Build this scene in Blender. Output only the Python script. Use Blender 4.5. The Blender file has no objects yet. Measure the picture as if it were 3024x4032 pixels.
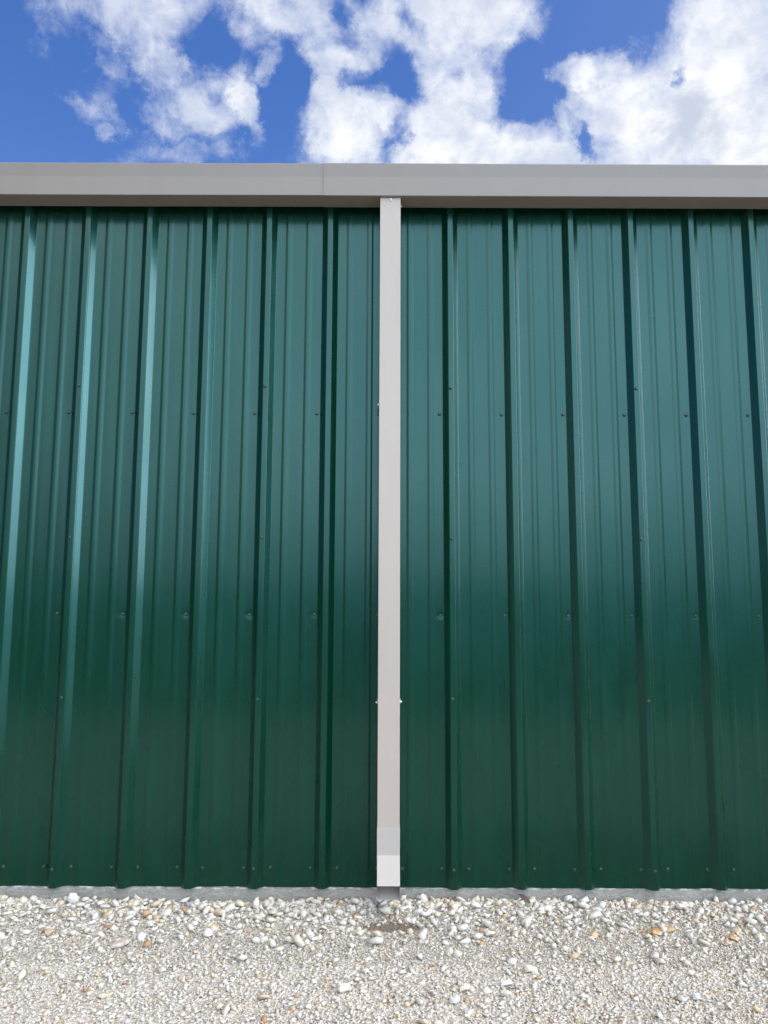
import bpy, bmesh, math, random
import numpy as np
from mathutils import Vector, Matrix

R = math.radians
scn = bpy.context.scene

# ------------------------------------------------------------------ camera
cam_d = bpy.data.cameras.new("Camera")
cam = bpy.data.objects.new("Camera", cam_d)
scn.collection.objects.link(cam)
cam_d.sensor_fit = 'VERTICAL'
cam_d.sensor_height = 24.0
cam_d.lens = 24.0 * 3029.14 / 4032.0
cam_d.clip_start = 0.05
cam_d.clip_end = 3000.0
YAW, PITCH, ROLL = 0.000544588885, 0.123776757, 0.00400951129
fwd = Vector((math.sin(YAW) * math.cos(PITCH), math.cos(YAW) * math.cos(PITCH), math.sin(PITCH)))
rt = Vector((math.cos(YAW), -math.sin(YAW), 0))
up = rt.cross(fwd)
rt2 = rt * math.cos(ROLL) + up * math.sin(ROLL)
up2 = rt2.cross(fwd)
M = Matrix((rt2, up2, -fwd)).transposed().to_4x4()
M.translation = Vector((-0.01304509, -3.70919845, 1.26889656))
cam.matrix_world = M
scn.camera = cam

# ------------------------------------------------------------------ light
SUN_EL, SUN_AZ = 64.0, 132.0         # azimuth clockwise from +Y (the wall's normal points to -Y)
sun_dir = Vector((math.sin(R(SUN_AZ)) * math.cos(R(SUN_EL)), math.cos(R(SUN_AZ)) * math.cos(R(SUN_EL)), math.sin(R(SUN_EL))))
sd = bpy.data.lights.new("Sun", 'SUN')
sd.energy = 1.6
sd.angle = R(34)
sd.color = (1.0, 0.93, 0.83)
so = bpy.data.objects.new("Sun", sd)
scn.collection.objects.link(so)
so.rotation_euler = sun_dir.to_track_quat('Z', 'Y').to_euler()
scn.view_settings.view_transform = 'Standard'
scn.view_settings.look = 'None'
scn.view_settings.exposure = 0.0
scn.view_settings.gamma = 1.0
scn.view_settings.use_curve_mapping = False


class NT:
    """small helper for node trees"""
    def __init__(s, tree):
        s.t = tree
        s.t.nodes.clear()

    def n(s, typ, ins=None, **kw):
        nd = s.t.nodes.new(typ)
        for k, v in kw.items():
            setattr(nd, k, v)
        for k, v in (ins or {}).items():
            sk = nd.inputs[k]
            if isinstance(v, bpy.types.NodeSocket):
                s.t.links.new(v, sk)
            else:
                sk.default_value = v
        return nd

    def m(s, op, a, b=0.0, c=0.0, clamp=False):
        return s.n('ShaderNodeMath', {0: a, 1: b, 2: c}, operation=op, use_clamp=clamp).outputs[0]

    def vm(s, op, a, b=(0, 0, 0)):
        return s.n('ShaderNodeVectorMath', {0: a, 1: b}, operation=op).outputs[0]

    def ss(s, v, lo, hi, a=0.0, b=1.0):
        return s.n('ShaderNodeMapRange', {0: v, 1: lo, 2: hi, 3: a, 4: b}, interpolation_type='SMOOTHSTEP').outputs[0]

    def lin(s, v, lo, hi, a=0.0, b=1.0):
        return s.n('ShaderNodeMapRange', {0: v, 1: lo, 2: hi, 3: a, 4: b}).outputs[0]

    def mix(s, f, a, b, blend='MIX'):
        nd = s.n('ShaderNodeMix', data_type='RGBA', blend_type=blend)
        for i, v in ((0, f), (6, a), (7, b)):
            if isinstance(v, bpy.types.NodeSocket):
                s.t.links.new(v, nd.inputs[i])
            else:
                nd.inputs[i].default_value = v if i == 0 else (tuple(v) + (1,))[:4]
        return nd.outputs[2]

    def noise(s, vec, scale, detail=4, rough=0.5, dist=0.0, lac=2.0):
        return s.n('ShaderNodeTexNoise', {'Vector': vec, 'Scale': scale, 'Detail': detail, 'Roughness': rough,
                                          'Distortion': dist, 'Lacunarity': lac})


# sky directions (x/y, z/y) of the cloud bank that stands behind the building
BLOBS=[(-0.412,0.859,0.092,0.042,-15,0.68),(-0.338,0.827,0.053,0.058,-50,0.74),(-0.356,0.795,0.066,0.029,-45,0.72),(-0.315,0.756,0.038,0.05,30,1),(-0.284,0.713,0.051,0.046,35,0.82),(-0.306,0.682,0.039,0.028,-20,0.75),(-0.247,0.674,0.065,0.025,5,0.68),(-0.197,0.693,0.019,0.046,25,0.95),(-0.226,0.728,0.023,0.024,0,0.5),(-0.476,0.83,0.036,0.025,-40,0.45),(-0.406,0.688,0.052,0.014,-30,0.42),(-0.386,0.666,0.022,0.01,-40,0.6),(-0.265,0.628,0.051,0.019,0,0.6),(-0.394,0.766,0.049,0.016,-50,0.45),(-0.295,0.816,0.024,0.036,0,0.3),(-0.266,0.856,0.033,0.026,0,0.45),(-0.168,0.76,0.013,0.035,-30,0.55),(-0.201,0.831,0.029,0.043,0,0.6),(-0.169,0.806,0.033,0.026,0,0.45),(-0.141,0.846,0.079,0.038,-10,1),(-0.068,0.818,0.053,0.061,0,0.95),(-0.083,0.753,0.027,0.039,0,0.75),(-0.081,0.707,0.026,0.039,0,0.9),(-0.028,0.796,0.053,0.05,0,0.9),(-0.087,0.782,0.039,0.029,0,0.8),(0.064,0.833,0.082,0.065,0,1.2),(0.143,0.84,0.069,0.058,0,1.2),(0.083,0.768,0.062,0.064,0,1.2),(0.116,0.719,0.052,0.06,0,1.1),(0.169,0.747,0.026,0.042,0,0.85),(0.209,0.826,0.04,0.027,-20,0.45),(-0.027,0.701,0.049,0.027,20,0.9),(-0.063,0.648,0.058,0.052,0,1.05),(-0.001,0.692,0.049,0.031,0,1.1),(-0.021,0.736,0.046,0.031,20,0.6),(0.07,0.67,0.061,0.056,0,1.2),(0.121,0.635,0.09,0.048,0,1.25),(0.199,0.649,0.045,0.042,0,1.15),(0.257,0.632,0.045,0.032,-15,1.05),(0.301,0.624,0.032,0.023,0,0.9),(0.206,0.676,0.019,0.025,20,0.95),(0.248,0.686,0.019,0.031,0,0.9),(0.031,0.625,0.071,0.025,0,0.9),(-0.085,0.624,0.023,0.021,0,0.6),(0.263,0.755,0.039,0.03,10,1.35),(0.306,0.759,0.039,0.031,0,0.95),(0.298,0.734,0.046,0.02,-40,0.5),(0.268,0.711,0.018,0.025,20,0.8),(0.324,0.72,0.046,0.03,0,1.1),(0.316,0.688,0.039,0.035,0,1),(0.368,0.692,0.071,0.064,0,1.25),(0.422,0.727,0.072,0.078,0,1.25),(0.497,0.792,0.085,0.093,0,1.3),(0.472,0.686,0.123,0.091,0,1.3),(0.398,0.637,0.084,0.052,0,1.2),(0.52,0.849,0.086,0.065,0,1.2),(0.44,0.845,0.034,0.036,0,0.7),(0.399,0.798,0.03,0.024,0,0.6),(0.366,0.791,0.022,0.017,30,0.5),(0.327,0.819,0.03,0.013,-20,0.25),(0.019,0.755,0.02,0.04,10,-0.8),(-0.044,0.724,0.031,0.017,0,-0.85),(0.017,0.649,0.009,0.037,-10,-0.85),(0.034,0.836,0.015,0.033,20,-0.9),(0.217,0.737,0.038,0.053,0,-1.1),(0.18,0.702,0.026,0.018,10,-0.6),(0.103,0.747,0.016,0.011,0,-0.5),(-0.06,0.839,0.012,0.027,20,-0.6),(0.278,0.653,0.009,0.035,30,-1),(0.425,0.749,0.007,0.014,0,-1.1),(-0.061,0.796,0.022,0.01,-10,-0.5),(-0.138,0.707,0.03,0.067,0,-0.8),(-0.247,0.781,0.024,0.043,-30,-0.9),(0.268,0.826,0.086,0.04,10,-0.7),(-0.245,0.707,0.017,0.014,0,-0.15),(-0.346,0.717,0.033,0.028,-40,-0.35)]

world = bpy.data.worlds.new("World")
scn.world = world
world.use_nodes = True
W = NT(world.node_tree)
tc = W.n('ShaderNodeTexCoord').outputs['Generated']
sky = W.n('ShaderNodeTexSky', sky_type='NISHITA', sun_disc=False)
sky.sun_elevation = R(SUN_EL)
sky.sun_rotation = R(SUN_AZ)
sky.altitude = 0.0
sky.air_density = 1.0
sky.dust_density = 0.3
sky.ozone_density = 2.0
skyc = W.mix(1.0, sky.outputs[0], (0.75, 1.15, 1.86), 'MULTIPLY')
xyz = W.n('ShaderNodeSeparateXYZ', {0: tc})
X, Y, Z = xyz.outputs[0], xyz.outputs[1], xyz.outputs[2]
skyc = W.mix(W.ss(Z, 0.62, 0.20, 0.0, 0.25), skyc, (2.9, 4.6, 8.2))
skyc = W.mix(W.ss(X, -0.1, 0.6, 0.0, 0.14), skyc, (5.0, 5.6, 7.0))
yc = W.m('MAXIMUM', Y, 0.12)
u = W.m('DIVIDE', X, yc)
v = W.m('DIVIDE', Z, yc)
# ragged edges: the coordinates are warped by fine noise
w1 = W.noise(tc, 9.0, 10, 0.72)
wv = W.vm('SUBTRACT', w1.outputs['Color'], (0.5, 0.5, 0.5))
wv = W.n('ShaderNodeVectorMath', {0: wv, 'Scale': 0.12}, operation='SCALE').outputs[0]
uv0 = W.n('ShaderNodeCombineXYZ', {0: u, 1: v, 2: 0.0}).outputs[0]
uv = W.vm('ADD', uv0, wv)
uv = W.vm('MULTIPLY', uv, (1, 1, 0))
acc = None
for bx_, by_, rx_, ry_, rot_, A_ in BLOBS:
    mp = W.n('ShaderNodeMapping', {0: uv, 1: (bx_, by_, 0), 2: (0, 0, R(rot_)), 3: (rx_ * 1.75, ry_ * 1.75, 1)}, vector_type='TEXTURE')
    g = W.n('ShaderNodeTexGradient', {0: mp.outputs[0]}, gradient_type='SPHERICAL').outputs['Fac']
    if A_ > 0:
        g = W.m('MULTIPLY', W.m('MINIMUM', W.m('MULTIPLY', g, 1.7), 1.0), A_)
        acc = W.m('SMOOTH_MAX', acc, g, 0.12) if acc is not None else g
    else:
        acc = W.m('MULTIPLY_ADD', g, A_ * 0.85, acc)
front = acc
# anywhere else in the sky: scattered cumulus of the same kind
gen = W.noise(tc, 2.2, 3, 0.5)
gen = W.lin(gen.outputs[0], 0.30, 0.56, 0.0, 1.5)
inside = W.m('MULTIPLY', W.ss(Y, 0.55, 0.70), W.m('SUBTRACT', 1.0, W.ss(W.m('ABSOLUTE', u), 0.56, 0.72)))
base = W.mix(inside, W.n('ShaderNodeCombineXYZ', {0: gen, 1: gen, 2: gen}).outputs[0],
             W.n('ShaderNodeCombineXYZ', {0: front, 1: front, 2: front}).outputs[0])
base = W.m('SUBTRACT', W.m('MINIMUM', base, 1.4), W.ss(X, -0.55, -0.85, 0.0, 1.0))
d1 = W.noise(tc, 12.0, 12, 0.60, 0.25)
d3 = W.noise(tc, 30.0, 9, 0.70, 0.5)
dens = W.m('MULTIPLY_ADD', W.m('SUBTRACT', d1.outputs[0], 0.5), 2.4, base)
dens = W.m('MULTIPLY_ADD', W.m('SUBTRACT', d3.outputs[0], 0.5), 0.95, dens)
cover = W.ss(dens, 0.16, 1.22)
thick = W.ss(dens, 0.9, 1.6)
shade = W.noise(W.vm('ADD', tc, (0.31, 0.1, 0.04)), 9.0, 9, 0.58, 0.4)
sh = W.ss(shade.outputs[0], 0.40, 0.56)
CB = 12.8
cl_a = W.mix(sh, (CB * .60, CB * .66, CB * .80), (CB * 1.02, CB * 1.03, CB * 1.04))
cl = W.mix(thick, (CB * .70, CB * .76, CB * .90), cl_a)
# clouds on the sunward side (behind the viewer) and down the right are lit more strongly
dotn = W.n('ShaderNodeVectorMath', {0: tc, 1: tuple(Vector((0.12, -1.0, 0.30)).normalized())}, operation='DOT_PRODUCT').outputs['Value']
glow = W.ss(dotn, 0.76, 0.94, 0.80, 3.9)
dotr = W.n('ShaderNodeVectorMath', {0: tc, 1: tuple(Vector((1.0, -0.12, 0.32)).normalized())}, operation='DOT_PRODUCT').outputs['Value']
glow = W.m('MULTIPLY', glow, W.m('ADD', W.ss(Z, -0.03, 0.22, 0.0, 0.70), W.ss(Y, -0.6, 0.0, 0.38, 1.0), clamp=True))
glow = W.m('ADD', glow, W.ss(dotr, 0.86, 0.98, 0.0, 9.0))
side = W.ss(W.m('SUBTRACT', X, Y), 0.35, 1.3)
cl = W.vm('MULTIPLY', cl, W.mix(W.ss(Y, 0.1, -0.3), (1.0, 1.0, 1.0), W.mix(side, (1.0, 0.985, 0.94), (0.80, 0.97, 1.08))))
cl = W.vm('MULTIPLY', cl, W.n('ShaderNodeCombineXYZ', {0: glow, 1: glow, 2: glow}).outputs[0])
hz = W.m('MAXIMUM', W.ss(dotr, 0.80, 0.99), W.ss(dotn, 0.45, 0.95, 0.0, 0.75))
cover2 = W.m('MAXIMUM', cover, hz)
col = W.mix(cover2, skyc, cl)
bg = W.n('ShaderNodeBackground', {0: col, 1: 0.1})
W.n('ShaderNodeOutputWorld', {0: bg.outputs[0]})


# ------------------------------------------------------------------ object helpers
def link(o, parent=None):
    scn.collection.objects.link(o)
    if parent is not None:
        o.parent = parent
    return o


def props(o, label=None, cat=None, group=None, kind=None):
    if label: o['label'] = label
    if cat: o['category'] = cat
    if group: o['group'] = group
    if kind: o['kind'] = kind
    return o


def empty(name, loc, label, cat, group=None):
    o = bpy.data.objects.new(name, None)
    o.location = loc
    o.empty_display_size = 0.1
    link(o)
    return props(o, label, cat, group)


def mesh_obj(name, verts, faces, mat, parent=None, smooth=False, angle=None):
    me = bpy.data.meshes.new(name)
    me.from_pydata([tuple(v) for v in verts], [], faces)
    me.materials.append(mat)
    me.update()
    if smooth:
        me.polygons.foreach_set('use_smooth', [True] * len(me.polygons))
        if angle is not None:
            me.set_sharp_from_angle(angle=R(angle))
    return link(bpy.data.objects.new(name, me), parent)


def box(x0, x1, y0, y1, z0, z1):
    v = [(x, y, z) for z in (z0, z1) for y in (y0, y1) for x in (x0, x1)]
    f = [(0, 2, 3, 1), (4, 5, 7, 6), (0, 1, 5, 4), (2, 6, 7, 3), (0, 4, 6, 2), (1, 3, 7, 5)]
    return v, f


def bevel_mod(o, w, seg=2, ang=30):
    b = o.modifiers.new('bevel', 'BEVEL')
    b.width = w
    b.segments = seg
    b.limit_method = 'ANGLE'
    b.angle_limit = R(ang)
    b.harden_normals = False
    return b


def weighted(o):
    w = o.modifiers.new('normals', 'WEIGHTED_NORMAL')
    w.mode = 'FACE_AREA'
    w.weight = 100
    w.keep_sharp = True
    return w


def mat_new(name):
    m = bpy.data.materials.new(name)
    m.use_nodes = True
    return m, NT(m.node_tree)


def finish(nt, **ins):
    b = nt.n('ShaderNodeBsdfPrincipled', ins)
    nt.n('ShaderNodeOutputMaterial', {0: b.outputs[0]})
    return b


# ------------------------------------------------------------------ materials
# green painted steel, glossy, with slight rolling waviness and faint dust
m_green, n = mat_new('green_paint')
oc = n.n('ShaderNodeTexCoord').outputs['Object']
st = n.vm('MULTIPLY', oc, (1.0, 1.0, 0.35))
dust = n.noise(st, 7.0, 6, 0.6)
speck = n.noise(oc, 420.0, 2, 0.5)
gc = n.mix(n.ss(dust.outputs[0], 0.35, 0.75), (0.0001, 0.0220, 0.0098), (0.0004, 0.0250, 0.0120))
low = n.n('ShaderNodeSeparateXYZ', {0: oc}).outputs[2]
splash = n.m('MULTIPLY', n.ss(low, 0.5, 0.0, 0.0, 0.012), n.ss(n.noise(oc, 5.0, 6, 0.7).outputs[0], 0.3, 0.7))
gc = n.mix(splash, gc, (0.20, 0.19, 0.16))
bands = n.noise(n.vm('MULTIPLY', oc, (9.0, 1.0, 0.55)), 1.6, 1, 0.4)
orange = n.noise(oc, 900.0, 1, 0.5)
b1 = n.n('ShaderNodeBump', {'Strength': 0.6, 'Distance': 0.004, 'Height': bands.outputs[0]})
b2 = n.n('ShaderNodeBump', {'Strength': 0.02, 'Distance': 0.0001, 'Height': orange.outputs[0], 'Normal': b1.outputs[0]})
rg = n.lin(dust.outputs[0], 0.3, 0.7, 0.24, 0.32)
b3 = n.n('ShaderNodeBump', {'Strength': 0.22, 'Distance': 0.004, 'Height': bands.outputs[0]})
finish(n, **{'Base Color': gc, 'Roughness': rg, 'Specular Tint': (0.33, 0.92, 0.86, 1), 'Specular IOR Level': 0.50, 'Normal': b2.outputs[0],
              'Coat Weight': 0.27, 'Coat Roughness': 0.11, 'Coat IOR': 1.5, 'Coat Normal': b3.outputs[0]})

m_screw, n = mat_new('green_screw_paint')
finish(n, **{'Base Color': (0.006, 0.045, 0.032, 1), 'Roughness': 0.28, 'Specular IOR Level': 0.7})
m_washer, n = mat_new('rubber_washer')
finish(n, **{'Base Color': (0.012, 0.016, 0.016, 1), 'Roughness': 0.6})


def painted(name, c, c2, rough, spec=0.5):
    m, n = mat_new(name)
    oc = n.n('ShaderNodeTexCoord').outputs['Object']
    st = n.noise(n.vm('MULTIPLY', oc, (1, 1, 0.3)), 6.0, 6, 0.6)
    scf = n.noise(n.vm('MULTIPLY', oc, (1, 1, 2.5)), 38.0, 5, 0.7)
    k = n.mix(n.ss(st.outputs[0], 0.35, 0.7), c, c2)
    k = n.mix(n.ss(scf.outputs[0], 0.70, 0.80, 0, 0.25), k, tuple(x * .6 for x in c))
    wv = n.noise(oc, 3.0, 2, 0.5)
    bp = n.n('ShaderNodeBump', {'Strength': 0.25, 'Distance': 0.004, 'Height': wv.outputs[0]})
    finish(n, **{'Base Color': k, 'Roughness': rough, 'Specular IOR Level': spec, 'Normal': bp.outputs[0]})
    return m


m_gutter = painted('stone_paint', (0.232, 0.196, 0.166), (0.225, 0.190, 0.160), 0.30)
m_white = painted('white_paint', (0.435, 0.362, 0.305), (0.42, 0.35, 0.295), 0.30)
m_white_sky = painted('white_paint_sky_tinted', (0.435, 0.385, 0.345), (0.42, 0.375, 0.335), 0.24, 0.7)  # same paint as the pipe, with cool sky reflection put into the colour
m_zinc, n = mat_new('white_screw_paint')
finish(n, **{'Base Color': (0.62, 0.63, 0.63, 1), 'Roughness': 0.35})

m_conc, n = mat_new('concrete')
oc = n.n('ShaderNodeTexCoord').outputs['Object']
big = n.noise(oc, 4.0, 6, 0.6)
mid = n.noise(n.vm('MULTIPLY', oc, (1, 1, 2.2)), 30.0, 6, 0.65)
fine = n.noise(oc, 240.0, 4, 0.6)
pits = n.n('ShaderNodeTexVoronoi', {'Vector': n.vm('MULTIPLY', oc, (1, 1, 1.6)), 'Scale': 55.0, 'Randomness': 1.0})
pit = n.ss(pits.outputs['Distance'], 0.10, 0.22, 1.0, 0.0)
pit = n.m('MULTIPLY', pit, n.ss(mid.outputs[0], 0.50, 0.62))
cc = n.mix(n.ss(big.outputs[0], 0.3, 0.7), (0.27, 0.245, 0.208), (0.355, 0.322, 0.272))
cc = n.mix(n.ss(mid.outputs[0], 0.35, 0.7, 0, 0.55), cc, (0.44, 0.42, 0.385))
cc = n.mix(n.ss(fine.outputs[0], 0.3, 0.8, 0, 0.35), cc, (0.18, 0.18, 0.18))
zz = n.n('ShaderNodeSeparateXYZ', {0: oc}).outputs[2]
lat = n.m('MULTIPLY', n.ss(zz, -0.018, -0.004), n.ss(n.noise(n.vm('MULTIPLY', oc, (1, 1, 3.0)), 24.0, 3, 0.5).outputs[0], 0.50, 0.60))
cc = n.mix(lat, cc, (0.68, 0.66, 0.62))
cc = n.mix(pit, cc, (0.10, 0.10, 0.095))
hh = n.m('SUBTRACT', n.m('ADD', n.m('MULTIPLY', mid.outputs[0], 1.0), n.m('MULTIPLY', fine.outputs[0], 0.35)), n.m('MULTIPLY', pit, 0.8))
bp = n.n('ShaderNodeBump', {'Strength': 1.0, 'Distance': 0.008, 'Height': hh})
finish(n, **{'Base Color': cc, 'Roughness': 0.9, 'Specular IOR Level': 0.2, 'Normal': bp.outputs[0]})

# crushed limestone: each stone carries its own colour in a mesh attribute
m_stone, n = mat_new('crushed_stone')
at = n.n('ShaderNodeAttribute', attribute_name='stone_color').outputs['Color']
oc = n.n('ShaderNodeTexCoord').outputs['Object']
f1 = n.noise(oc, 90.0, 5, 0.65)
f2 = n.noise(oc, 600.0, 3, 0.6)
sc = n.mix(n.ss(f1.outputs[0], 0.35, 0.72, 0, 0.30), at, (0.50, 0.43, 0.35))
sc = n.mix(n.ss(f2.outputs[0], 0.45, 0.8, 0, 0.15), sc, (0.72, 0.68, 0.63))
bp = n.n('ShaderNodeBump', {'Strength': 0.5, 'Distance': 0.002, 'Height': n.m('ADD', f1.outputs[0], n.m('MULTIPLY', f2.outputs[0], 0.4))})
finish(n, **{'Base Color': sc, 'Roughness': 0.85, 'Specular IOR Level': 0.25, 'Normal': bp.outputs[0]})


def stone_mat(name, c1, c2, sc_=45.0):
    m, n = mat_new(name)
    oc = n.n('ShaderNodeTexCoord').outputs['Object']
    f1 = n.noise(oc, sc_, 5, 0.65, 0.6)
    f2 = n.noise(oc, 420.0, 3, 0.6)
    k = n.mix(n.ss(f1.outputs[0], 0.42, 0.60), c1, c2)
    k = n.mix(n.ss(f2.outputs[0], 0.45, 0.8, 0, 0.2), k, (0.7, 0.68, 0.64))
    bp = n.n('ShaderNodeBump', {'Strength': 0.5, 'Distance': 0.003, 'Height': n.m('ADD', f1.outputs[0], n.m('MULTIPLY', f2.outputs[0], 0.3))})
    finish(n, **{'Base Color': k, 'Roughness': 0.8, 'Specular IOR Level': 0.25, 'Normal': bp.outputs[0]})
    return m


# ground sheet under and beyond the modelled stones
m_ground, n = mat_new('gravel_ground')
oc = n.n('ShaderNodeTexCoord').outputs['Object']
vA = n.n('ShaderNodeTexVoronoi', {'Vector': oc, 'Scale': 95.0})
vB = n.n('ShaderNodeTexVoronoi', {'Vector': oc, 'Scale': 230.0})
hA = n.n('ShaderNodeSeparateColor', {0: vA.outputs['Color']})
k = n.mix(hA.outputs[0], (0.56, 0.49, 0.42), (0.68, 0.61, 0.54))
k = n.mix(n.ss(hA.outputs[1], 0.90, 0.97), k, (0.42, 0.27, 0.12))
k = n.mix(0.35, k, vB.outputs['Color'], 'SOFT_LIGHT')
big = n.noise(oc, 1.7, 5, 0.6)
k = n.mix(n.ss(big.outputs[0], 0.4, 0.7, 0, 0.35), k, (0.50, 0.45, 0.39))
sp = n.n('ShaderNodeSeparateXYZ', {0: oc})
dx = n.m('DIVIDE', n.m('SUBTRACT', sp.outputs[0], 0.03), 0.16)
dy = n.m('DIVIDE', n.m('ADD', sp.outputs[1], 0.25), 0.07)
rr = n.m('SQRT', n.m('ADD', n.m('MULTIPLY', dx, dx), n.m('MULTIPLY', dy, dy)))
rr = n.m('ADD', rr, n.m('MULTIPLY', n.m('SUBTRACT', n.noise(oc, 22.0, 5, 0.6).outputs[0], 0.5), 1.6))
k = n.mix(n.ss(rr, 1.3, 0.6, 0.0, 0.85), k, (0.17, 0.12, 0.078))
# the gravel apron gives way to mown grass some metres out
gn = n.noise(oc, 30.0, 5, 0.7)
gr = n.mix(gn.outputs[0], (0.03, 0.045, 0.014), (0.06, 0.08, 0.03))
edge = n.m('ADD', sp.outputs[1], n.m('MULTIPLY', n.m('SUBTRACT', n.noise(oc, 2.0, 5, 0.6).outputs[0], 0.5), 0.5))
k = n.mix(n.ss(edge, -5.0, -7.0), k, gr)
hh = n.m('ADD', n.m('MULTIPLY', vA.outputs['Distance'], -0.9), n.m('MULTIPLY', vB.outputs['Distance'], -0.4))
bp = n.n('ShaderNodeBump', {'Strength': 1.0, 'Distance': 0.008, 'Height': hh})
finish(n, **{'Base Color': k, 'Roughness': 0.95, 'Specular IOR Level': 0.15, 'Normal': bp.outputs[0]})

# ------------------------------------------------------------------ building
bld = empty('metal_building', (0, 0, 0),
            'green ribbed metal building wall standing on a low grey concrete footing', 'building')
RH, RS, RT = 0.030, 0.0262, 0.026           # rib height, slope run, flat top
Z0, Z1 = 0.0, 3.335
PIT = 0.3048
ribL = {-6: -1.8345, -5: -1.5264, -4: -1.2144, -3: -0.9120, -2: -0.6094, -1: -0.3006, 0: 0.0032,
        1: 0.3041, 2: 0.6104, 3: 0.9132, 4: 1.2166, 5: 1.5230, 6: 1.8269}
for i in range(7, 22): ribL[i] = ribL[6] + PIT * (i - 6)
for i in range(-7, -21, -1): ribL[i] = ribL[-6] + PIT * (i + 6)


def round_poly(pts, r, seg=3):
    out = [pts[0]]
    for a, b, c in zip(pts, pts[1:], pts[2:]):
        a, b, c = Vector(a), Vector(b), Vector(c)
        d1, d2 = (a - b), (c - b)
        t = min(r, d1.length * .45, d2.length * .45)
        p, q = b + d1.normalized() * t, b + d2.normalized() * t
        for k in range(seg + 1):
            s = k / seg
            out.append(tuple(p * (1 - s) ** 2 + b * 2 * s * (1 - s) + q * s * s))
    out.append(pts[-1])
    return out


def panel_profile(k0):
    """ribs k0 (lap, under), k0+1, k0+2, k0+3 (lap, over)"""
    g = 0.0011
    L = ribL[k0]
    P = [(L + 0.003, -RH + g), (L + RT - g, -RH + g), (L + RT + RS - g, 0.0)]

    def minors(x):
        for s, e in ((0.0945, 0.1305), (0.1960, 0.2320)):
            P.extend([(x + s, 0), (x + s + 0.0115, -0.0030), (x + e - 0.0115, -0.0030), (x + e, 0)])
    minors(L)
    for k in (k0 + 1, k0 + 2):
        x = ribL[k]
        P.extend([(x - RS, 0), (x, -RH), (x + RT, -RH), (x + RT + RS, 0)])
        minors(x)
    x = ribL[k0 + 3]
    P.extend([(x - RS, 0), (x, -RH), (x + RT, -RH), (x + RT + RS * 0.20, -RH * 0.80)])
    return P


rows_pan = [2.218, 1.234]
dents = []


def panel(k0, idx):
    rnd = random.Random(100 + idx)
    prof = round_poly(panel_profile(k0), 0.0028, 3)
    # extra columns near the screws in the pans
    sx = [ribL[k] - 0.043 for k in (k0 + 1, k0 + 2, k0 + 3)]
    xs = []
    for s in sx:
        xs += [s + d for d in (-.014, -.009, -.004, 0, .004, .009, .0145)]
    pts = list(prof)
    for x in xs:
        for i in range(len(pts) - 1):
            if pts[i][0] + 1e-4 < x < pts[i + 1][0] - 1e-4 and abs(pts[i][1]) < 1e-5 and abs(pts[i + 1][1]) < 1e-5:
                pts.insert(i + 1, (x, 0.0))
                break
    zs = set([Z0, 0.004, Z1 - .004, Z1])
    for z in (0.08,) + tuple(rows_pan):
        for d in (-.05, -.03, -.02, -.012, -.006, 0, .006, .012, .02, .03, .05):
            zs.add(round(z + d, 4))
    z = 0.15
    while z < 3.3:
        zs.add(round(z, 4))
        z += 0.12
    zs = sorted(zs)
    dd = []
    for s in sx:
        for zr in rows_pan + [0.08]:
            a = rnd.choice([0.0004, 0.0008, 0.0016]) if zr == 1.234 else rnd.uniform(0.0001, 0.0005)
            dd.append((s, zr, a))
    V, F = [], []
    ph = rnd.uniform(0, 6)
    for z in zs:
        for (x, y) in pts:
            o = 0.0
            for s, zr, a in dd:
                r2 = (x - s) ** 2 + (z - zr) ** 2
                if r2 < 0.01 and abs(y) < 0.001: o += a * math.exp(-r2 / (2 * 0.009 ** 2))
            o += 0.0006 * math.sin(z * 2.1 + ph + x * 3)
            V.append((x, y + o, z - (0.003 * abs(math.sin(x * 9 + ph)) if z == Z0 else 0)))
    nx = len(pts)
    for j in range(len(zs) - 1):
        for i in range(nx - 1):
            a = j * nx + i
            F.append((a, a + 1, a + 1 + nx, a + nx))
    o = mesh_obj('wall_panel', V, F, m_green, bld, smooth=True, angle=60)
    sm = o.modifiers.new('sheet', 'SOLIDIFY')
    sm.thickness = 0.0008
    sm.offset = -1.0
    weighted(o)
    return o


# hexagon-head screw with domed washer; axis along -Y
def screw_mesh(name, mhead, mwash, s=1.0):
    bm = bmesh.new()
    def ring(r, y, nseg, ph=0):
        return [bm.verts.new((r * math.cos(2 * math.pi * i / nseg + ph), y, r * math.sin(2 * math.pi * i / nseg + ph))) for i in range(nseg)]
    def skin(a, b, mi):
        for i in range(len(a)):
            f = bm.faces.new((a[i], a[(i + 1) % len(a)], b[(i + 1) % len(b)], b[i]))
            f.material_index = mi
    r0 = ring(.0084 * s, 0.0005 * s, 20); r1 = ring(.0086 * s, -.0018 * s, 20)
    skin(r0, r1, 1)
    r2 = ring(.0068 * s, -.0021 * s, 20); skin(r1, r2, 1)
    r3 = ring(.0064 * s, -.0034 * s, 20); skin(r2, r3, 0)
    r4 = ring(.0044 * s, -.0042 * s, 20)
    skin(r3, r4, 0)
    bm.faces.new(r4).material_index = 0
    h0 = ring(.0043 * s, -.0040 * s, 6, .3); h1 = ring(.0043 * s, -.0085 * s, 6, .3); skin(h0, h1, 0)
    h2 = ring(.0035 * s, -.0095 * s, 6, .3); skin(h1, h2, 0)
    bm.faces.new(h2).material_index = 0
    bmesh.ops.recalc_face_normals(bm, faces=bm.faces)
    me = bpy.data.meshes.new(name)
    bm.to_mesh(me)
    bm.free()
    me.materials.append(mhead)
    me.materials.append(mwash)
    return me


screw_me = screw_mesh('screw', m_screw, m_washer)
white_screw_me = screw_mesh('screw', m_zinc, m_zinc, 0.95)


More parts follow.
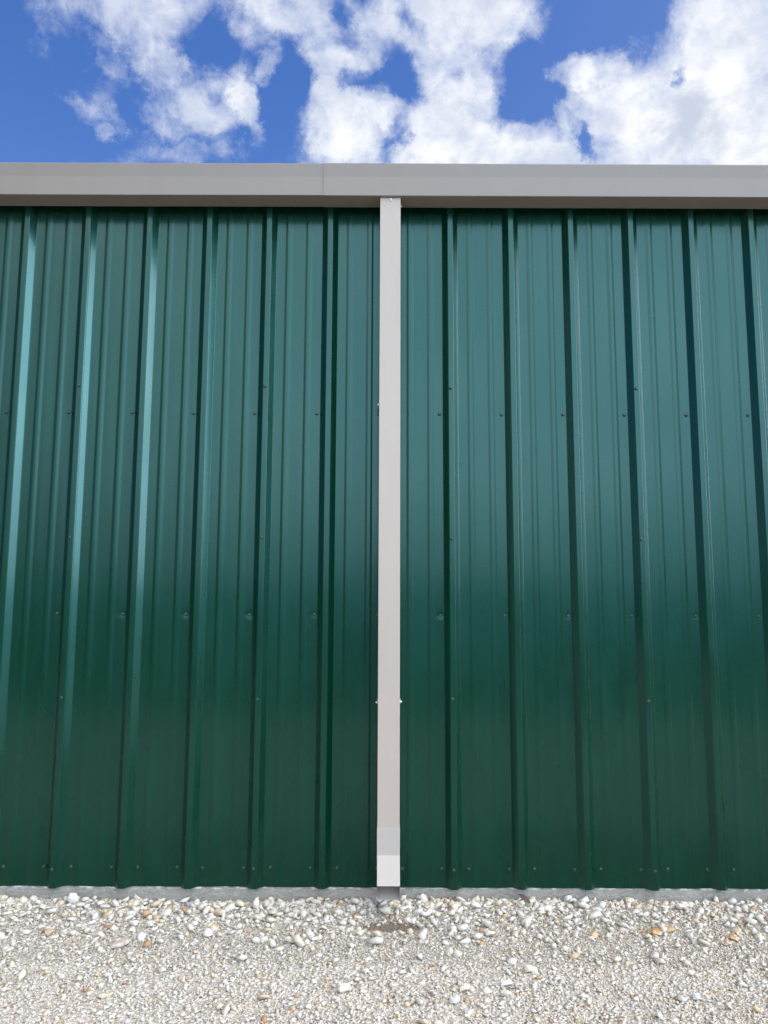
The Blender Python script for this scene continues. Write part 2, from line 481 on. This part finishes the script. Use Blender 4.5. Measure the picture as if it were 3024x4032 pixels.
def screw(me, loc, parent, rz=0.0, tilt=(0, 0), name='screw'):
    o = bpy.data.objects.new(name, me)
    o.location = loc
    o.rotation_euler = (tilt[0], tilt[1], rz)
    return link(o, parent)


rs = random.Random(5)
for idx, k0 in enumerate((-11, -8, -5, -2, 1, 4, 7)):
    p = panel(k0, idx)
    for k in (k0 + 1, k0 + 2, k0 + 3):
        if not (-8 <= k <= 8): continue
        x = ribL[k]
        for z in rows_pan:
            screw(screw_me, (x - 0.043 + rs.uniform(-.001, .001), -0.0006, z + rs.uniform(-.0015, .0015)), p, 0, (rs.uniform(-.08, .08), rs.uniform(0, 1)))
        screw(screw_me, (x - 0.042 + rs.uniform(-.002, .002), -0.0006, 0.08 + rs.uniform(-.003, .003)), p, 0, (rs.uniform(-.1, .1), rs.uniform(0, 1)))
        screw(screw_me, (x - PIT + 0.079 + rs.uniform(-.002, .002), -0.0006, 0.081 + rs.uniform(-.003, .003)), p, 0, (rs.uniform(-.1, .1), rs.uniform(0, 1)))
    if -8 <= k0 + 3 <= 8:
        for z in (3.09, 2.345, 1.600, 0.842, 0.083):
            if z == 3.09: continue
            screw(screw_me, (ribL[k0 + 3] + 0.011 + rs.uniform(-.003, .003), -RH - 0.0006, z + rs.uniform(-.004, .004)), p, 0, (rs.uniform(-.08, .08), rs.uniform(0, 1)))

XW0, XW1 = ribL[-11] + 0.01, ribL[10]
# concrete footing with a slightly wavy, chipped arris
V, F = [], []
rf = random.Random(3)
nx = 900
prof_y = [(0.25, 0.0085), (0.012, 0.0085), (0.0055, 0.004), (0.0035, -0.006), (0.003, -0.03), (0.003, -0.30)]
for i in range(nx + 1):
    x = XW0 + (XW1 - XW0) * i / nx
    for j, (y, z) in enumerate(prof_y):
        jy = rf.uniform(-.0012, .0012) if 1 <= j <= 4 else 0
        V.append((x, y + jy + 0.002 * math.sin(x * 2.3 + 1), z - 0.006))
m_ = len(prof_y)
for i in range(nx):
    for j in range(m_ - 1):
        a = i * m_ + j
        F.append((a, a + m_, a + m_ + 1, a + 1))
mesh_obj('concrete_footing', V, F, m_conc, bld, smooth=True, angle=50)

# the rest of the shed: roof sheet, end walls, back wall
DEP = 9.0
def prism_roof():
    V, F = [], []
    xs = np.arange(XW0 - 0.02, XW1 + 0.02, PIT)
    P = []
    for x in xs:
        P += [(x, 0), (x + .2, 0), (x + .226, .03), (x + .252, .03), (x + .278, 0)]
    for (x, h) in P:
        V.append((x, -0.045, 3.43 + h))
        V.append((x, DEP + .1, 3.43 + DEP * 0.07 + h))
    for i in range(len(P) - 1):
        F.append((2 * i, 2 * i + 2, 2 * i + 3, 2 * i + 1))
    return V, F
V, F = prism_roof()
V = [(x, y, z - 0.0) for x, y, z in V]
mesh_obj('roof', V, F, m_white, bld).modifiers.new('s', 'SOLIDIFY').thickness = 0.001
v1, f1 = box(XW0 - .006, XW0 - .001, 0.01, DEP, -0.006, 3.36)
mesh_obj('end_wall', v1, f1, m_green, bld)
v1, f1 = box(XW1 + .003, XW1 + .008, 0.01, DEP, -0.006, 3.36)
mesh_obj('end_wall', v1, f1, m_green, bld)
v1, f1 = box(XW0, XW1, DEP + .002, DEP + .01, -0.006, 3.9)
mesh_obj('back_wall', v1, f1, m_green, bld)
v1, f1 = box(XW0, XW1, -0.0315, 0.06, 3.337, 3.43)
mesh_obj('eave_trim', v1, f1, m_gutter, bld)

# ------------------------------------------------------------------ gutter
gut = empty('rain_gutter', (0, 0, 3.3), 'light grey metal box gutter running along the top of the green wall', 'gutter')
def gutter(x0, x1, o):
    # outline of the sheet seen from the end, o = how far it sits outside the other length
    P = [(-0.0335, 3.40), (-0.0335, 3.281 - o), (-0.1450 - o, 3.281 - o), (-0.1480 - o, 3.3765),
         (-0.1570 - o, 3.4400), (-0.1540 - o, 3.4435 + o * .4), (-0.140, 3.4440 + o * .4)]
    Q = round_poly(P, 0.0022, 3)
    nseg = 40
    V, F = [], []
    gx_ = [x0, x0 + .0015] + [x0 + (x1 - x0) * i / nseg for i in range(1, nseg)] + [x1 - .0015, x1]
    nseg = len(gx_) - 1
    for x in gx_:
        for (y, z) in Q:
            V.append((x, y + 0.0009 * math.sin(x * 2.7), z - 3.3 + 0.0012 * math.sin(x * 1.3 + .5)))
    m_ = len(Q)
    for i in range(nseg):
        for j in range(m_ - 1):
            a = i * m_ + j
            F.append((a, a + 1, a + 1 + m_, a + m_))
    ob = mesh_obj('gutter_section', V, F, m_gutter, gut, smooth=True, angle=45)
    sm = ob.modifiers.new('sheet', 'SOLIDIFY')
    sm.thickness = 0.0009
    sm.offset = -1.0
    weighted(ob)
    return ob
gutter(XW0 - .05, -0.300, -0.0011)
gutter(-0.317, 2.78, 0.0011)
gutter(2.765, XW1 + .05, -0.0011)

# ------------------------------------------------------------------ downspout
XC = 0.0145
ds = empty('downspout', (XC, 0, 0), 'white square metal downspout in the middle of the green wall, ending in an open elbow', 'downspout')
YB, YF = -0.0335, -0.1320
def tube(sections, t=0.0011, cap_in=True):
    """sections: list of (half width, back-left y/z, front y/z) -> hollow rectangular pipe"""
    V, F = [], []
    n_ = len(sections)
    for inner in (0, 1):
        for (hw, (by, bz), (fy, fz)) in sections:
            d = Vector((fy - by, fz - bz)).normalized() * t * inner
            h = hw - t * inner
            V += [(-h, by + d[0], bz + d[1]), (h, by + d[0], bz + d[1]), (h, fy - d[0], fz - d[1]), (-h, fy - d[0], fz - d[1])]
    for i in range(n_ - 1):
        for j in range(4):
            a, b = 4 * i + j, 4 * i + (j + 1) % 4
            F.append((a, b, b + 4, a + 4))
            o = 4 * n_
            F.append((a + o, a + 4 + o, b + 4 + o, b + o))
    for i in (0, n_ - 1):
        for j in range(4):
            a, b = 4 * i + j, 4 * i + (j + 1) % 4
            o = 4 * n_
            F.append((a, a + o, b + o, b) if i == 0 else (a, b, b + o, a + o))
    return V, F


def fix_normals(o):
    bm = bmesh.new(); bm.from_mesh(o.data)
    bmesh.ops.recalc_face_normals(bm, faces=bm.faces)
    bm.to_mesh(o.data); bm.free()


V, F = tube([(0.0500, (YB, 3.2780), (YF, 3.2785)), (0.0502, (YB, 2.2), (YF, 2.2)), (0.0500, (YB, 1.2), (YF, 1.2)), (0.0495, (YB, 0.265), (YF, 0.265))])
pipe = mesh_obj('pipe', V, F, m_white, ds)
fix_normals(pipe)
bevel_mod(pipe, 0.0016, 2)
# elbow: sleeve over the pipe, mitre, then a kick-out at 32 degrees below level
a = R(37)
dv = (-math.cos(a), -math.sin(a))
kf = (YF - 0.0018, 0.178)                       # front kink
Lk = 0.148
ef = (kf[0] + dv[0] * Lk, kf[1] + dv[1] * Lk)     # front/top edge of the outlet
DD = 0.097
eb = (ef[0] + math.sin(a) * DD, ef[1] - math.cos(a) * DD)
# back corner where the lower face meets the vertical back
tb = (YB + 0.0015 - eb[0]) / (-dv[0])
kb = (YB + 0.0015, eb[1] - dv[1] * tb)
V, F = tube([(0.0512, (YB + .0015, 0.2955), (YF - .0018, 0.2955)), (0.0507, (YB + .0015, kb[1] + 0.0), kf), (0.0492, eb, ef)])
elb = mesh_obj('elbow', V, F, m_white_sky, ds)
fix_normals(elb)
bevel_mod(elb, 0.0012, 2)
# straps at two heights
def strap(z, sides):
    V, F = [], []
    P = [(-0.0545, -0.0318), (-0.0522, -0.0325), (-0.0522, -0.066)]
    for s in sides:
        b0 = len(V)
        vv, ff = [], []
        Pp = [(x if s < 0 else -x, y) for x, y in P]
        for (x, y) in Pp:
            for dz in (-.011, .011):
                vv.append((x, y, z + dz))
        for i in range(2):
            ff.append((2 * i, 2 * i + 1, 2 * i + 3, 2 * i + 2))
        V += vv
        F += [tuple(q + b0 for q in f) for f in ff]
    o = mesh_obj('strap', V, F, m_white, ds)
    o.modifiers.new('s', 'SOLIDIFY').thickness = 0.001
    return o


s1 = strap(2.256, (-1,))
screw(white_screw_me, (-0.0522, -0.058, 2.250), s1, 0, (0, .4)).rotation_euler = (0, 0, -R(90))
s2 = strap(0.838, (-1,))
screw(white_screw_me, (-0.0522, -0.058, 0.833), s2).rotation_euler = (0, 0, -R(90))
s3 = strap(0.838, (1,))
screw(white_screw_me, (0.0522, -0.058, 0.837), s3).rotation_euler = (0, 0, R(90))
screw(white_screw_me, (0.001, YF - 0.0004, 3.266), ds)
screw(white_screw_me, (0.0502, -0.080, 3.262), ds).rotation_euler = (0, 0, R(90))

# ------------------------------------------------------------------ ground
GZ = -0.074
V, F = [], []
def gh(x, y):
    """ground height: a low bank against the footing and a small washed-out hollow under the outlet"""
    h = GZ + 0.008 * np.exp(-((y + 0.0) / 0.20) ** 2) + 0.004 * np.sin(x * 3.1 + 1) * np.exp(-(y / .4) ** 2) + 0.004 * np.sin(x * 2.2 + y * 5) \
        + 0.010 * np.exp(-((y + 0.45) / 0.14) ** 2) * (0.6 + 0.4 * np.sin(x * 2.7 + .4))
    h = h - 0.020 * np.exp(-(((x - .03) / .17) ** 2 + ((y + .25) / .085) ** 2))
    return h
xs = np.concatenate([[-1500, -300, -60, -20, -8], np.arange(-4, 4.01, 0.05), [8, 20, 60, 300, 1500]])
ys = np.concatenate([[-1500, -300, -60, -20, -8, -4, -3], np.arange(-2.4, 0.051, 0.04), [0.3, 5, 20, 60, 300, 1500]])
for y in ys:
    for x in xs:
        near = abs(x) < 4.01 and -2.41 < y < 0.06
        V.append((x, y, float(gh(x, y)) + 0.0035 if near else GZ))
nx = len(xs)
for j in range(len(ys) - 1):
    for i in range(nx - 1):
        a_ = j * nx + i
        F.append((a_, a_ + 1, a_ + nx + 1, a_ + nx))
props(mesh_obj('ground', V, F, m_ground, smooth=True), 'pale gravelly soil under the loose stones', None, None, 'structure')

# wooded rise far behind the viewer (seen only as the dark lower reflection in the wall)
m_far, n = mat_new('far_woods')
oc = n.n('ShaderNodeTexCoord').outputs['Object']
finish(n, **{'Base Color': n.mix(n.noise(oc, 0.4, 6, .7).outputs[0], (0.012, 0.025, 0.010), (0.035, 0.055, 0.02)), 'Roughness': 0.9})
V, F = [], []
rh = random.Random(9)
N = 240
for i in range(N + 1):
    t = math.pi * (1.02 + 0.96 * i / N)
    r = 150
    h = 6.5 + 2.0 * math.sin(i * .11) + 1.5 * math.sin(i * .37 + 1) + rh.uniform(-1, 1)
    x, y = math.cos(t), math.sin(t)
    V += [(x * r, y * r, -1), (x * (r + 6), y * (r + 6), h), (x * (r + 40), y * (r + 40), h * .8), (x * (r + 60), y * (r + 60), -1)]
for i in range(N):
    for j in range(3):
        q = 4 * i + j
        F.append((q, q + 1, q + 5, q + 4))
props(mesh_obj('hills', V, F, m_far), 'low wooded hills across the field', None, None, 'structure')

# ------------------------------------------------------------------ loose crushed stone
rng = np.random.default_rng(11)


def hull_rock(npts, seed, flat=1.0, rough=0.25):
    r = np.random.default_rng(seed)
    p = r.normal(size=(npts, 3))
    p /= (0.45 * np.linalg.norm(p, axis=1) + 0.55 * np.abs(p).max(1) * 1.25)[:, None]      # between a ball and a block
    p *= (1 - rough * r.random((npts, 1)))
    p *= np.array([1.0, r.uniform(.62, .92), flat * r.uniform(.5, .8)])
    bm = bmesh.new()
    for q in p: bm.verts.new(q * 0.5)
    res = bmesh.ops.convex_hull(bm, input=bm.verts)
    bmesh.ops.delete(bm, geom=[g_ for g_ in res['geom_interior'] if isinstance(g_, bmesh.types.BMVert)], context='VERTS')
    bmesh.ops.recalc_face_normals(bm, faces=bm.faces)
    bmesh.ops.triangulate(bm, faces=bm.faces)
    bm.verts.index_update()
    V = np.array([v_.co[:] for v_ in bm.verts])
    T = np.array([[v_.index for v_ in f.verts] for f in bm.faces])
    bm.free()
    return V, T


def rot_mats(nr, tilt):
    yaw = rng.uniform(0, 2 * np.pi, nr)
    ax = rng.normal(0, tilt, (nr, 2))
    cy, sy = np.cos(yaw), np.sin(yaw)
    Rz = np.zeros((nr, 3, 3)); Rz[:, 0, 0] = cy; Rz[:, 0, 1] = -sy; Rz[:, 1, 0] = sy; Rz[:, 1, 1] = cy; Rz[:, 2, 2] = 1
    ca, sa = np.cos(ax[:, 0]), np.sin(ax[:, 0])
    Rx = np.zeros((nr, 3, 3)); Rx[:, 0, 0] = 1; Rx[:, 1, 1] = ca; Rx[:, 1, 2] = -sa; Rx[:, 2, 1] = sa; Rx[:, 2, 2] = ca
    cb, sb = np.cos(ax[:, 1]), np.sin(ax[:, 1])
    Ry = np.zeros((nr, 3, 3)); Ry[:, 1, 1] = 1; Ry[:, 0, 0] = cb; Ry[:, 0, 2] = sb; Ry[:, 2, 0] = -sb; Ry[:, 2, 2] = cb
    return Ry @ Rx @ Rz


PAL = np.array([(.70, .68, .65), (.62, .60, .57), (.66, .62, .55), (.58, .52, .44), (.50, .43, .35), (.48, .47, .46),
                (.60, .54, .50), (.72, .71, .70), (.46, .30, .15), (.40, .20, .11), (.56, .45, .27), (.30, .31, .33)])
PAL = PAL * np.array([.97, .87, .765])
PAL[3:8] *= 1.06
PAL[:8] = np.minimum(PAL[:8] * 1.18, [.63, .575, .52])
PW = np.array([.18, .17, .16, .13, .09, .06, .10, .09, .012, .006, .014, .003])
PW /= PW.sum()

chunks = []          # (verts, tris, colours)


def scatter(x, y, size, variants, tilt, lift, colshift=0.0):
    n_ = len(x)
    Rm = rot_mats(n_, tilt)
    z = gh(x, y) + lift
    size = size * np.interp(size, [.008, .03, .05], [1.15, 1.24, 1.22])
    ci = rng.choice(len(PAL), n_, p=PW)
    colr = PAL[ci] * rng.uniform(.86, 1.06, (n_, 1)) + colshift
    var = rng.integers(0, len(variants), n_)
    asp = np.stack([rng.uniform(.85, 1.25, n_), rng.uniform(.8, 1.1, n_), rng.uniform(.7, 1.15, n_)], 1)
    for k_, (Vv, T) in enumerate(variants):
        s_ = np.where(var == k_)[0]
        if len(s_) == 0: continue
        P_ = Vv[None] * asp[s_][:, None, :] * size[s_][:, None, None]
        P_ = np.einsum('nij,nvj->nvi', Rm[s_], P_)
        P_ += np.stack([x[s_], y[s_], z[s_]], 1)[:, None, :]
        nv = len(Vv)
        TT = T[None] + (np.arange(len(s_)) * nv)[:, None, None]
        CC = np.repeat(colr[s_], nv, axis=0)
        chunks.append((P_.reshape(-1, 3), TT.reshape(-1, 3), CC))


def keep(x, y, r):
    """mask of the washed-out soil patch, kept nearly free of stones"""
    q = ((x - .02) / .15) ** 2 + ((y + .255) / .052) ** 2
    return q + rng.uniform(-.5, .5, len(x)) > 1.0


VS = [hull_rock(8, 50 + i, 1.0, .3) for i in range(24)]
VM = [hull_rock(10, 90 + i, 1.0, .38) for i in range(24)]
VL = [hull_rock(12, 140 + i, 1.0, .40) for i in range(30)]

# fines: a jittered carpet of 5-10 mm chips
def carpet(x0, x1, y0, y1, sp_, smin, smax, variants, frac=1.0, lift=0.0, ybias=None):
    gx, gy = np.meshgrid(np.arange(x0, x1, sp_), np.arange(y0, y1, sp_))
    x = gx.ravel() + rng.uniform(-.5, .5, gx.size) * sp_
    y = gy.ravel() + rng.uniform(-.5, .5, gx.size) * sp_
    m = rng.random(len(x)) < frac
    if ybias is not None: m &= rng.random(len(x)) < ybias(x, y)
    m &= y < -0.002
    m &= keep(x, y, 0)
    x, y = x[m], y[m]
    s = smin * (smax / smin) ** (rng.random(len(x)) ** 1.7)
    scatter(x, y, s, variants, 0.26, s * rng.uniform(.0, .35, len(x)) + lift)


def clump(x, y, f, ph):
    return 0.5 + 0.5 * np.sin(x * f + ph + 1.7 * np.sin(y * f * 1.3)) * np.sin(y * f * 1.7 + 2.1 * np.sin(x * f * .7 + ph))


carpet(-2.35, 2.35, -1.22, 0.0, 0.0085, 0.0080, 0.020, VS)
carpet(-2.35, 2.35, -0.62, 0.0, 0.0085, 0.006, 0.014, VS, frac=0.95, lift=0.007)
carpet(-2.35, 2.35, -1.22, 0.0, 0.0125, 0.012, 0.027, VS, frac=0.8, lift=0.001)
carpet(-3.4, -2.35, -1.3, 0.0, 0.014, 0.010, 0.020, VS)
carpet(2.35, 3.4, -1.3, 0.0, 0.014, 0.010, 0.020, VS)
# medium 12-26 mm: dense near the wall, thinning outwards
carpet(-2.5, 2.5, -1.22, 0.0, 0.0175, 0.014, 0.036, VM, lift=0.003,
       ybias=lambda x, y: np.clip(0.13 + 0.80 * np.exp(-(y / 0.40) ** 2) + 0.25 * (clump(x, y, 5, 1) - .5), .04, .95))
# coarse 26-50 mm
carpet(-2.6, 2.6, -1.22, 0.0, 0.034, 0.030, 0.062, VL, lift=0.008,
       ybias=lambda x, y: np.clip(0.025 + 0.72 * np.exp(-(y / 0.34) ** 2) + 0.10 * (clump(x, y, 4, 3) - .5) * np.exp(-(y / .6) ** 2), .012, .8))
# row of large pieces heaped against the footing
nb = 150
x = rng.uniform(-2.6, 2.6, nb); y = -rng.uniform(.014, .09, nb)
scatter(x, y, rng.uniform(.030, .058, nb), VL, 0.7, rng.uniform(.006, .014, nb))

Va, Ta, Ca, off = [], [], [], 0
for v_, t_, c_ in chunks:
    Va.append(v_); Ta.append(t_ + off); Ca.append(c_); off += len(v_)
Va = np.concatenate(Va); Ta = np.concatenate(Ta); Ca = np.concatenate(Ca)
# nothing may poke through the footing face
Va[:, 1] = np.minimum(Va[:, 1], 0.0015)
me = bpy.data.meshes.new('gravel')
me.vertices.add(len(Va)); me.vertices.foreach_set('co', Va.astype(np.float32).ravel())
me.loops.add(Ta.size); me.loops.foreach_set('vertex_index', Ta.astype(np.int32).ravel())
me.polygons.add(len(Ta)); me.polygons.foreach_set('loop_start', np.arange(0, Ta.size, 3, dtype=np.int32))
me.polygons.foreach_set('loop_total', np.full(len(Ta), 3, dtype=np.int32))
me.update(calc_edges=True)
ca = me.color_attributes.new('stone_color', 'FLOAT_COLOR', 'POINT')
ca.data.foreach_set('color', np.concatenate([Ca, np.ones((len(Ca), 1))], 1).astype(np.float32).ravel())
me.materials.append(m_stone)
props(link(bpy.data.objects.new('gravel', me)), 'loose crushed limestone gravel in white, cream and tan', 'gravel', None, 'stuff')
print('gravel tris', len(Ta))

# ------------------------------------------------------------------ larger stones one can pick out
GRP = 'larger stones lying on the gravel'
C_ = dict(orange=((.50, .22, .06), (.62, .50, .34)), ochre=((.46, .31, .13), (.55, .44, .28)), rust=((.42, .16, .06), (.66, .60, .54)),
          cream=((.64, .58, .48), (.58, .50, .39)), white=((.70, .69, .67), (.64, .62, .59)), blue=((.25, .28, .32), (.33, .36, .39)),
          dark=((.16, .18, .21), (.24, .26, .28)), brown=((.36, .25, .15), (.50, .38, .25)), pink=((.58, .46, .39), (.64, .55, .48)),
          yellow=((.62, .52, .30), (.68, .65, .60)))
ST = [  # x, y, size, colour, flat, yaw, label
 (1.116, -.353, .072, 'orange', .7, 10, 'orange and cream flat stone lying beside an ochre one, right part of the gravel'),
 (1.181, -.320, .064, 'ochre', .7, -20, 'ochre flat stone touching the right side of the large orange stone'),
 (1.363, -.450, .056, 'rust', .8, 30, 'white stone with a rust red lower side near the right edge'),
 (1.415, -.402, .048, 'orange', .9, 70, 'small upright orange stone just behind the rust red one'),
 (0.425, -.384, .068, 'cream', .9, 0, 'big smooth cream stone of triangular outline, right of the bare soil patch'),
 (1.110, -.030, .056, 'yellow', 1., 0, 'round yellowish stone leaning on the concrete footing'),
 (0.835, -.034, .062, 'white', 1.1, 40, 'bright white pointed stone resting against the concrete footing'),
 (-.874, -.062, .044, 'blue', .9, 0, 'round blue grey pebble close to the footing'),
 (-1.108, -.131, .042, 'dark', .8, 20, 'dark slate grey pebble, darkest stone of the left half'),
 (-1.404, -.060, .060, 'white', 1.5, 0, 'tall upright pale stone close to the footing at far left'),
 (-1.365, -.400, .054, 'brown', 1.2, 80, 'brown wedge shaped stone standing at the left edge'),
 (-0.149, -.836, .066, 'cream', .9, 30, 'large cream brown stone near the bottom edge, left of centre'),
 (0.235, -.912, .050, 'white', .9, 0, 'smooth white stone at the bottom edge, right of centre'),
 (0.280, -.819, .054, 'yellow', .8, 10, 'white stone with a yellow top behind the smooth white one'),
 (0.852, -.390, .056, 'ochre', .9, 50, 'tan angular stone between the cream triangular stone and the orange pair'),
 (-1.045, -.482, .100, 'pink', .5, 12, 'long flat pinkish stone, widest stone of the left half'),
 (1.074, -.866, .042, 'white', 1.0, 0, 'small rounded white stone alone near the bottom right'),
 (0.433, -.772, .056, 'white', .6, 0, 'flat white stone just behind a dark twig'),
 (0.420, -.850, .058, 'cream', .6, 15, 'flat cream stone just in front of a dark twig'),
]
def detailed_rock(seed, flat):
    Vv, T = hull_rock(26, seed, 1.0, 0.30)
    bm = bmesh.new()
    vs = [bm.verts.new(q) for q in Vv]
    for t in T: bm.faces.new([vs[i] for i in t])
    bmesh.ops.dissolve_limit(bm, angle_limit=R(14), verts=bm.verts, edges=bm.edges)
    bmesh.ops.bevel(bm, geom=list(bm.edges), offset=0.035, segments=2, affect='EDGES', profile=0.6)
    bmesh.ops.triangulate(bm, faces=bm.faces)
    me = bpy.data.meshes.new('stone')
    bm.to_mesh(me); bm.free()
    return me
for i, (x, y, s, ck, fl, yw, lb) in enumerate(ST):
    me = detailed_rock(700 + i * 3, fl)
    me.materials.append(stone_mat('stone_' + ck, *C_[ck], 30.0))
    zmul = 0.85 * fl
    for v_ in me.vertices:
        v_.co = (v_.co.x * s, v_.co.y * s, v_.co.z * s * zmul)
    o = bpy.data.objects.new('stone', me)
    o.rotation_euler = (rs.uniform(-.2, .2), rs.uniform(-.2, .2), R(yw))
    o.location = (x, y, float(gh(np.array(x), np.array(y))) + s * 0.26 * fl + 0.006)
    link(o)
    props(o, lb, 'stone', GRP)

# dead leaf and twig
m_leaf, n = mat_new('dead_leaf')
finish(n, **{'Base Color': (0.075, 0.045, 0.035, 1), 'Roughness': 0.7})
V, F = [], []
nl = 8
for i in range(nl + 1):
    t = i / nl
    w_ = 0.011 * math.sin(math.pi * min(1, t * .96 + .02)) ** .7
    cz = 0.006 * math.sin(t * 3.5)
    for s in (-1, 0, 1):
        V.append((t * 0.062 - .031, s * w_, cz + (0.006 if s else 0)))
for i in range(nl):
    for j in range(2):
        q = 3 * i + j
        F.append((q, q + 1, q + 4, q + 3))
lf = mesh_obj('leaf', V, F, m_leaf, smooth=True)
lf.modifiers.new('s', 'SOLIDIFY').thickness = 0.0006
lf.location = (0.625, -0.072, -0.026)
lf.rotation_euler = (R(35), R(28), R(-25))
props(lf, 'curled dark brown dead leaf caught between stones by the footing', 'leaf')


def twig(loc, ln, yaw, label):
    V, F = [], []
    ns = 7
    pts = [(ln * (i / 6 - .5), .002 * math.sin(i * 1.7), .002 * math.cos(i * 2.1)) for i in range(7)]
    for i, (x, y, z) in enumerate(pts):
        r = 0.0024 * (1 - i / 9)
        for k_ in range(ns):
            t = 2 * math.pi * k_ / ns
            V.append((x, y + r * math.cos(t), z + r * math.sin(t)))
    for i in range(6):
        for k_ in range(ns):
            F.append((i * ns + k_, i * ns + (k_ + 1) % ns, (i + 1) * ns + (k_ + 1) % ns, (i + 1) * ns + k_))
    F.append(tuple(range(ns))[::-1]); F.append(tuple(range(6 * ns, 7 * ns)))
    o = mesh_obj('twig', V, F, m_leaf, smooth=True)
    o.location = loc
    o.rotation_euler = (0, R(6), R(yaw))
    props(o, label, 'twig')


twig((0.452, -.812, float(gh(np.array(.452), np.array(-.812))) + .014), 0.036, 8, 'short dark twig lying between a flat white and a flat cream stone')
